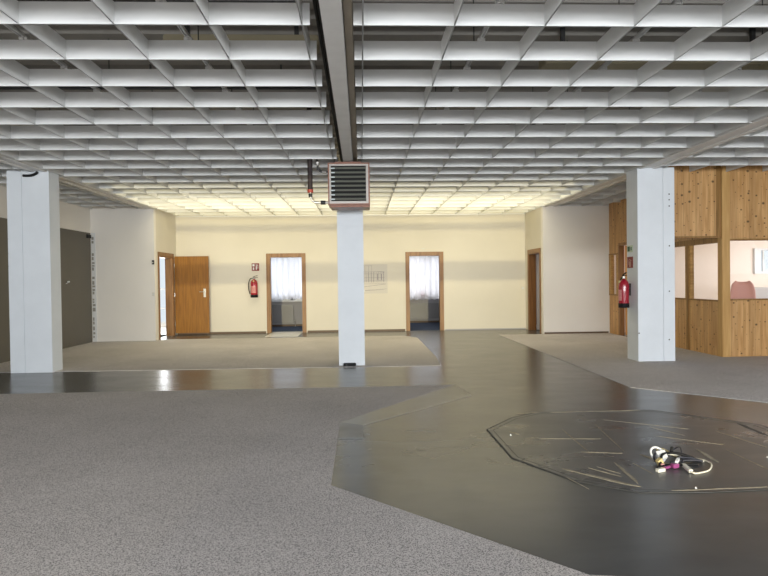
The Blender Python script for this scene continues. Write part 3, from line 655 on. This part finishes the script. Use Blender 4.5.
MB().box(8.46, 8.99, 12.285, 12.30, .08, 1.06).build('door', M['white'], t)

# ------------------------------------------------------------------ fire extinguishers, signs, switches
def extinguisher(c, z0, hgt, r, wall, label, group='wall mounted fire extinguishers'):
    """wall: unit vector from the bottle towards the wall"""
    x, y = c; t = thing('fire_extinguisher', label, 'fire extinguisher', (x, y, z0), group)
    s = hgt / .56; W = Vector((*wall, 0)); P = Vector((-W.y, W.x, 0))
    MB().lathe((x, y, z0), [(r * .96, 0), (r * 1.03, .01), (r * 1.03, .07 * s), (r, .075 * s)]).build('foot_ring', M['black'], t, smooth=True)
    MB().lathe((x, y, z0), [(r * .9, .03), (r, .06 * s), (r, .37 * s), (r * .93, .41 * s), (r * .72, .445 * s), (r * .36, .465 * s), (r * .28, .48 * s)]).build('bottle', M['red'], t, smooth=True)
    c3 = Vector((x, y, z0))
    MB().lathe((x, y, z0), [(r * .26, .475 * s), (r * .30, .49 * s), (r * .30, .515 * s), (r * .15, .52 * s)]).build('valve', M['metal'], t, smooth=True)
    top = c3 + Vector((0, 0, .53 * s)); u = -P
    MB().obox(top + u * .03, u, (0, 0, 1), W, .065, .007, .012).obox(top + u * .035 + Vector((0, 0, .03)), (u + Vector((0, 0, .35))), (0, 0, 1), W, .06, .006, .012).build('lever', M['black'], t)
    MB().tube([c3 - u * .02 + Vector((0, 0, .50 * s)), c3 - u * (r * 1.05) + Vector((0, 0, .49 * s)), c3 - u * (r * 1.55) + Vector((0, 0, .36 * s)), c3 - u * (r * 1.5) + Vector((0, 0, .2 * s)), c3 - u * (r * 1.18) + Vector((0, 0, .09 * s))], .011).build('hose', M['black'], t, smooth=True)
    a = [c3 - W * (r * .93) + Vector((0, 0, .30 * s))]
    lb = MB()
    n = 10; L = []
    for zz in (.12 * s, .30 * s):
        L.append([lb.bm.verts.new(c3 + (-W * math.cos(q) + P * math.sin(q)) * (r * 1.006) + Vector((0, 0, zz))) for q in [(-.75 + 1.5 * i / n) for i in range(n + 1)]])
    for i in range(n): lb.bm.faces.new((L[0][i], L[0][i + 1], L[1][i + 1], L[1][i]))
    lb.build('label_sticker', mat('faded_label', (.62, .25, .24), .5, noise=.25, nscale=60), t)
    MB().obox(c3 + W * (r + .0115) + Vector((0, 0, .30 * s)), P, (0, 0, 1), W, .03, .10, .0125).build('bracket', M['darkmetal'], t)
    g = MB().cyl(c3 - W * (r * .80) - P * .0 + Vector((0, 0, .425 * s)), c3 - W * (r * .80 + .02) + Vector((0, 0, .43 * s)), .022, seg=16)
    g.build('gauge', M['yellowp'], t)
extinguisher((-2.81, YB - .115), .95, .56, .092, (0, 1), 'red fire extinguisher hanging on the yellow back wall below its sign')
extinguisher((4.3365, 9.74 - .22), .86, .56, .083, (1, 0), 'red fire extinguisher hanging on the side of the right column')

def sign_y(x0, x1, y, z0, z1):
    t = thing('fire_sign', 'small red sign with white extinguisher and flame symbols above the wall extinguisher', 'sign', ((x0 + x1) / 2, y, z0))
    MB().box(x0, x1, y - .006, y - .0005, z0, z1).build('plate', M['signred'], t)
    w, h = x1 - x0, z1 - z0; yy = (y - .0085, y - .006)
    X = lambda u: x0 + u * w; Z = lambda v: z0 + v * h
    mb = MB()
    mb.box(X(.10), X(.38), *yy, Z(.58), Z(.90)).box(X(.14), X(.34), *yy, Z(.12), Z(.46))
    mb.cyl((X(.62), y - .0085, Z(.3)), (X(.62), y - .006, Z(.3)), .016, seg=12).box(X(.54), X(.70), *yy, Z(.15), Z(.62)).box(X(.59), X(.65), *yy, Z(.62), Z(.78)).box(X(.52), X(.84), *yy, Z(.74), Z(.82)).box(X(.80), X(.86), *yy, Z(.3), Z(.8))
    mb.build('symbol', M['white'], t)
sign_y(-2.885, -2.69, YB, 1.65, 1.85)
# two signs on the side face of the right column (face x = 4.444)
t = thing('exit_sign', 'small pale green escape sign on the side of the right column', 'sign', (4.44, 9.5, 1.78))
xf = (4.436, 4.4435)
MB().box(*xf, 9.41, 9.60, 1.775, 1.885).build('plate', mat('pale_green_sign', (.55, .62, .50), .5), t)
MB().box(4.434, 4.436, 9.505, 9.585, 1.79, 1.87).build('panel', M['signgreen'], t)
MB().obox((4.433, 9.545, 1.83), (0, 1, 0), (0, .3, 1), (1, 0, 0), .008, .028, .001).obox((4.433, 9.55, 1.815), (0, 1, -.8), (0, .8, 1), (1, 0, 0), .02, .005, .001).obox((4.433, 9.455, 1.83), (0, 1, 0), (0, 0, 1), (1, 0, 0), .016, .028, .001).build('symbol', M['signgreen'], t)
t = thing('fire_sign', 'dark red framed sign with pale extinguisher symbol on the right column side', 'sign', (4.44, 9.5, 1.5))
MB().box(*xf, 9.41, 9.60, 1.515, 1.70).build('plate', M['signred'], t)
MB().obox((4.434, 9.50, 1.58), (0, 1, 0), (0, 0, 1), (1, 0, 0), .028, .045, .0015).obox((4.434, 9.49, 1.645), (0, 1, .3), (0, -.3, 1), (1, 0, 0), .04, .008, .0015).obox((4.434, 9.55, 1.61), (0, 1, 0), (0, .2, 1), (1, 0, 0), .005, .045, .0015).build('symbol', mat('faded_pink', (.45, .25, .22), .6), t)
# switches and small wall fittings
def plate(x0, x1, y0, y1, z0, z1, m, label, name, cat, btn):
    o = MB().box(x0, x1, y0, y1, z0, z1, bevel=.003).build(name, M[m], None); tag(o, label, cat)
    MB().box(*btn).build('button', M['offwhite' if m != 'offwhite' else 'white'], o); return o
plate(4.30, 4.385, YB - .014, YB, 1.06, 1.145, 'offwhite', 'cream light switch on the back wall left of the far right door', 'light_switch', 'switch', (4.32, 4.365, YB - .018, YB - .013, 1.08, 1.125))
plate(-4.905, -4.855, 13.952, 13.9705, 1.80, 1.90, 'black', 'small black call point on the wall edge left of the open door', 'call_point', 'switch', (-4.895, -4.872, 13.944, 13.951, 1.83, 1.86))
plate(1.60, 1.72, YB - .012, YB, 2.17, 2.20, 'offwhite', 'tiny cream plaque above the right doorway', 'wall_plaque', 'plaque', (1.62, 1.70, YB - .014, YB - .011, 2.18, 2.19))
plate(-4.862 - .05, -4.862, 13.955, 13.97, 1.06, 1.14, 'offwhite', 'cream light switch on the wall edge left of the open door', 'light_switch', 'switch', (-4.90, -4.875, 13.951, 13.956, 1.08, 1.12))
plate(.02, .10, YB - .012, YB, 1.04, 1.12, 'offwhite', 'cream socket plate on the back wall below the faded drawing', 'wall_socket', 'socket', (.04, .08, YB - .016, YB - .011, 1.06, 1.10))

# faded line drawing of a building
t = thing('wall_drawing', 'faded grey line drawing of a building on the back wall beside the central column', 'drawing', (.3, YB, 1.1))
MB().box(-.32, .70, YB - .004, YB - .0005, 1.08, 1.86).build('sheet', M['paper'], t)
mb = MB(); yy = (YB - .006, YB - .004)
def ln(a, b, w=.008):
    a = Vector((a[0], YB - .005, a[1])); b = Vector((b[0], YB - .005, b[1])); d = (b - a).normalized()
    mb.obox((a + b) / 2, d, (0, 1, 0), d.cross(Vector((0, 1, 0))), (b - a).length / 2, .001, w / 2)
for z in (1.34, 1.42, 1.50, 1.60, 1.66): ln((-.28, z + random.uniform(-.01, .01)), (.62, z), .006)
for x in (.0, .07, .14, .2, .27, .33, .42, .47, .53, .6): ln((x, 1.38), (x + random.uniform(-.01, .01), 1.66), random.choice((.005, .012)))
for x in (-.25, -.12, .02, .1, .2, .28): ln((x, 1.66), (x, 1.82), .005)
ln((-.1, 1.82), (.30, 1.82), .005); ln((-.28, 1.22), (.66, 1.33), .008); ln((-.28, 1.14), (.68, 1.20), .006); ln((-.1, 1.15), (.60, 1.18), .005); ln((.45, 1.66), (.62, 1.64), .010)
for x, z in ((.44, 1.44), (.54, 1.44)): ln((x, z), (x, z + .16), .02)
ob = mb.build('lines', M['ink'], t)
for ch in t.children: ch.location.z -= .07

# ------------------------------------------------------------------ pile of cables on the floor patch
zf = .0045
def cab(name, label, m, pts, r, extra=()):
    o = MB().tube(pts, r, seg=10).build(name, M[m], None, smooth=True); tag(o, label, 'cable')
    return o
Zr = .006 + zf
# white adapter ring
t = thing('cable_reel', 'white plastic ring with a pale plug at the left end of the cable pile', 'cable reel', (2.17, 4.22, 0))
mb = MB(); ring = [(2.175 + .050 * math.cos(a), 4.23 + .045 * math.sin(a), .055 + .04 * math.sin(a)) for a in [2 * math.pi * i / 24 for i in range(25)]]
mb.tube(ring, .008, seg=10, smooth=False); mb.build('ring', M['white'], t, smooth=True)
MB().obox((2.19, 4.21, .055), (1, 0, .15), (0, .8, .6), (0, -.6, .8), .033, .030, .014).build('plug', M['white'], t)
MB().tube([(2.125, 4.16, .02), (2.13, 4.20, .045), (2.17, 4.235, .07), (2.215, 4.24, .06), (2.25, 4.22, .04)], .0085).build('cord', M['cablegrey'], t, smooth=True)
o = cab('power_cable', 'white cable looping out to the right with a white connector', 'cablewhite',
    [(2.262, 3.94, .016), (2.28, 3.925, .012), (2.33, 3.94, .011), (2.40, 3.975, .011), (2.46, 4.04, .011), (2.51, 4.12, .011), (2.515, 4.18, .011), (2.49, 4.225, .012), (2.43, 4.24, .015), (2.36, 4.24, .03), (2.28, 4.235, .05), (2.22, 4.23, .055)], .0058)
MB().obox((2.277, 4.02, .018), (-.17, -1, 0), (1, -.17, 0), (0, 0, 1), .068, .013, .011).build('connector', M['offwhite'], o)
o = cab('power_cable', 'tan cable end arching at the back of the cable pile', 'yellowp', [(2.21, 4.30, .03), (2.25, 4.38, .05), (2.30, 4.37, .045), (2.34, 4.30, .02), (2.37, 4.26, .012)], .007)
o = cab('power_cable', 'thick black cable lying across the top of the pile', 'black', [(2.10, 4.06, .012), (2.15, 4.14, .04), (2.20, 4.20, .065), (2.30, 4.215, .065), (2.37, 4.20, .05), (2.42, 4.22, .03), (2.45, 4.24, .016)], .0095)
MB().obox((2.285, 4.24, .085), (.2, .1, 1), (1, 0, 0), (0, 1, 0), .02, .008, .008).build('connector', M['black'], o)
o = cab('power_cable', 'dark grey cable curving behind the pile with a pale tip', 'cablegrey', [(2.22, 4.14, .02), (2.32, 4.15, .03), (2.42, 4.15, .03), (2.47, 4.165, .018), (2.465, 4.21, .013), (2.40, 4.20, .03), (2.30, 4.18, .045)], .0085)
MB().obox((2.478, 4.18, .017), (0, 1, .1), (1, 0, 0), (0, 0, 1), .016, .006, .006).build('tip', M['cablewhite'], o)
o = cab('power_cable', 'slim grey blue cable coiled up at the back right of the pile', 'cablegrey', [(2.30, 4.12, .025), (2.36, 4.24, .05), (2.40, 4.33, .07), (2.41, 4.40, .05), (2.37, 4.40, .02), (2.36, 4.33, .013), (2.43, 4.26, .013)], .006)
o = cab('power_cable', 'black cable at the front of the pile ending at a grey plug', 'black', [(2.40, 4.10, .012), (2.32, 4.08, .02), (2.24, 4.08, .02), (2.16, 4.09, .02), (2.09, 4.06, .016), (2.07, 4.03, .014)], .008)
MB().obox((2.075, 4.00, .016), (1, .35, 0), (-.35, 1, 0), (0, 0, 1), .032, .013, .011).build('plug', M['offwhite'], o)
t = thing('connector_block', 'magenta plastic connector between the cables', 'connector', (2.19, 4.08, 0))
MB().obox((2.21, 4.06, .024), (1, .25, 0), (-.25, 1, 0), (0, 0, 1), .024, .014, .014).obox((2.15, 4.05, .018), (1, .5, 0), (-.5, 1, 0), (0, 0, 1), .025, .008, .008).build('housing', M['magenta'], t)
MB().obox((2.245, 4.09, .05), (1, 1, .4), (-1, 1, 0), (0, 0, 1), .022, .009, .009).build('latch', M['white'], t)
t = thing('connector_block', 'small tan connector beside the white ring of the cable pile', 'connector', (2.14, 4.13, 0))
MB().obox((2.135, 4.125, .032), (1, .3, .5), (-.3, 1, 0), (-.5, 0, 1), .020, .014, .022).build('housing', M['yellowp'], t)
MB().obox((2.13, 4.09, .018), (1, .3, 0), (-.3, 1, 0), (0, 0, 1), .014, .012, .012).build('clip', mat('rose_clip', (.6, .3, .3), .5), t)
for i, (x, y, l) in enumerate(((2.13, 3.66, 'small white crumb of plaster at the front edge of the floor patch'), (1.28, 5.02, 'small white crumb of plaster near the left corner of the floor patch'), (3.02, 4.25, 'small pale crumb on the floor right of the cable pile'))):
    mb = MB(); bmesh.ops.create_icosphere(mb.bm, subdivisions=2, radius=.006, matrix=Matrix.Translation((x, y, .009)))
    for v in mb.bm.verts: v.co += Vector((random.uniform(-.003, .003), random.uniform(-.003, .003), random.uniform(-.002, .002)))
    tag(mb.build('plaster_crumb', M['white']), l, 'debris')

# ------------------------------------------------------------------ light
def area(name, loc, rot, sx, sy, power, col, spread=None):
    l = bpy.data.lights.new(name, 'AREA'); l.shape = 'RECTANGLE'; l.size = sx; l.size_y = sy; l.energy = power; l.color = col
    if spread: l.spread = spread
    o = bpy.data.objects.new(name, l); o.location = loc; o.rotation_euler = rot; COL.objects.link(o); return o
R = math.radians
area('daylight_front_windows', (1.3, -6.9, 1.7), (R(76), 0, 0), 14.5, 2.6, 1850, (.94, .972, 1.0), R(150))
area('right_side_fill', (9.4, 1.5, 1.6), (R(62), 0, R(90)), 9.0, 2.4, 300, (.95, .98, 1.0), R(130))  # unseen fill light beside the solid right wall, brightens the near hall
area('office_window_daylight', (10.95, 11.85, 1.7), (R(90), 0, R(90)), 2.9, 1.5, 90, (1.0, .95, .9))
area('room_left_window_daylight', (-2.1, 18.3, 1.6), (R(-90), 0, 0), 2.6, 2.0, 40, (.95, .97, 1.0))
area('room_right_window_daylight', (2.1, 19.0, 1.6), (R(-90), 0, 0), 2.8, 2.0, 42, (1.0, .96, .94))
area('lobby_daylight', (-6.4, 18.15, 1.4), (R(-90), 0, 0), 2.3, 2.0, 120, (.95, .98, 1.0))
area('store_daylight', (7.1, 15.8, 1.6), (R(90), 0, R(90)), 1.0, 1.0, 12, (.95, .96, 1.0))
for nm, x, az, half in (('band_spot_left', -2.4, 0, 9), ('band_spot_right', 2.1, 0, 9)):  # unseen warm spots added to throw bands of light on the back wall
    sp = bpy.data.lights.new(nm, 'SPOT'); sp.energy = 9000; sp.color = (1.0, .86, .48); sp.spot_size = R(2 * half); sp.spot_blend = .05; sp.shadow_soft_size = .02
    so = bpy.data.objects.new(nm, sp); so.location = (x, -13.0, .3); so.rotation_euler = (R(93.2), 0, R(-az)); COL.objects.link(so)
area('back_wall_yellow_fill', (-.2, 15.0, 3.86), (0, 0, 0), 8.8, .7, 34, (1.0, .82, .34))  # unseen yellow strip light added to tint the upper back wall
area('rooflight_left', (-2.5, 12.9, 3.86), (0, 0, 0), 4.2, 2.2, 105, (1.0, .90, .62))
area('rooflight_right', (2.3, 12.9, 3.86), (0, 0, 0), 4.0, 2.2, 105, (1.0, .90, .62))
w = bpy.data.worlds.new('sky'); S.world = w; w.use_nodes = True
w.node_tree.nodes['Background'].inputs[0].default_value = (.86, .93, 1, 1); w.node_tree.nodes['Background'].inputs[1].default_value = 1.0

# ------------------------------------------------------------------ camera
c = bpy.data.cameras.new('camera'); c.sensor_width = 36; c.lens = 27.444; c.clip_start = .05; c.clip_end = 200
co = bpy.data.objects.new('camera', c); COL.objects.link(co)
r_, u_, f_ = Vector((.99916377, -.03891328, -.01255046)), Vector((.01308097, .0134086, .99982453)), Vector((.03873816, .99915262, -.01390641))
m = Matrix((r_, u_, -f_)).transposed().to_4x4(); m.translation = (0, 0, 1.37); co.matrix_world = m
S.camera = co
S.view_settings.view_transform = 'Standard'; S.view_settings.look = 'None'; S.view_settings.exposure = 0.0; S.view_settings.gamma = 1; S.view_settings.use_curve_mapping = False
S.cycles.max_bounces = 10; S.cycles.diffuse_bounces = 6; S.cycles.transparent_max_bounces = 16; S.cycles.use_denoising = True
S.cycles.sample_clamp_indirect = 6
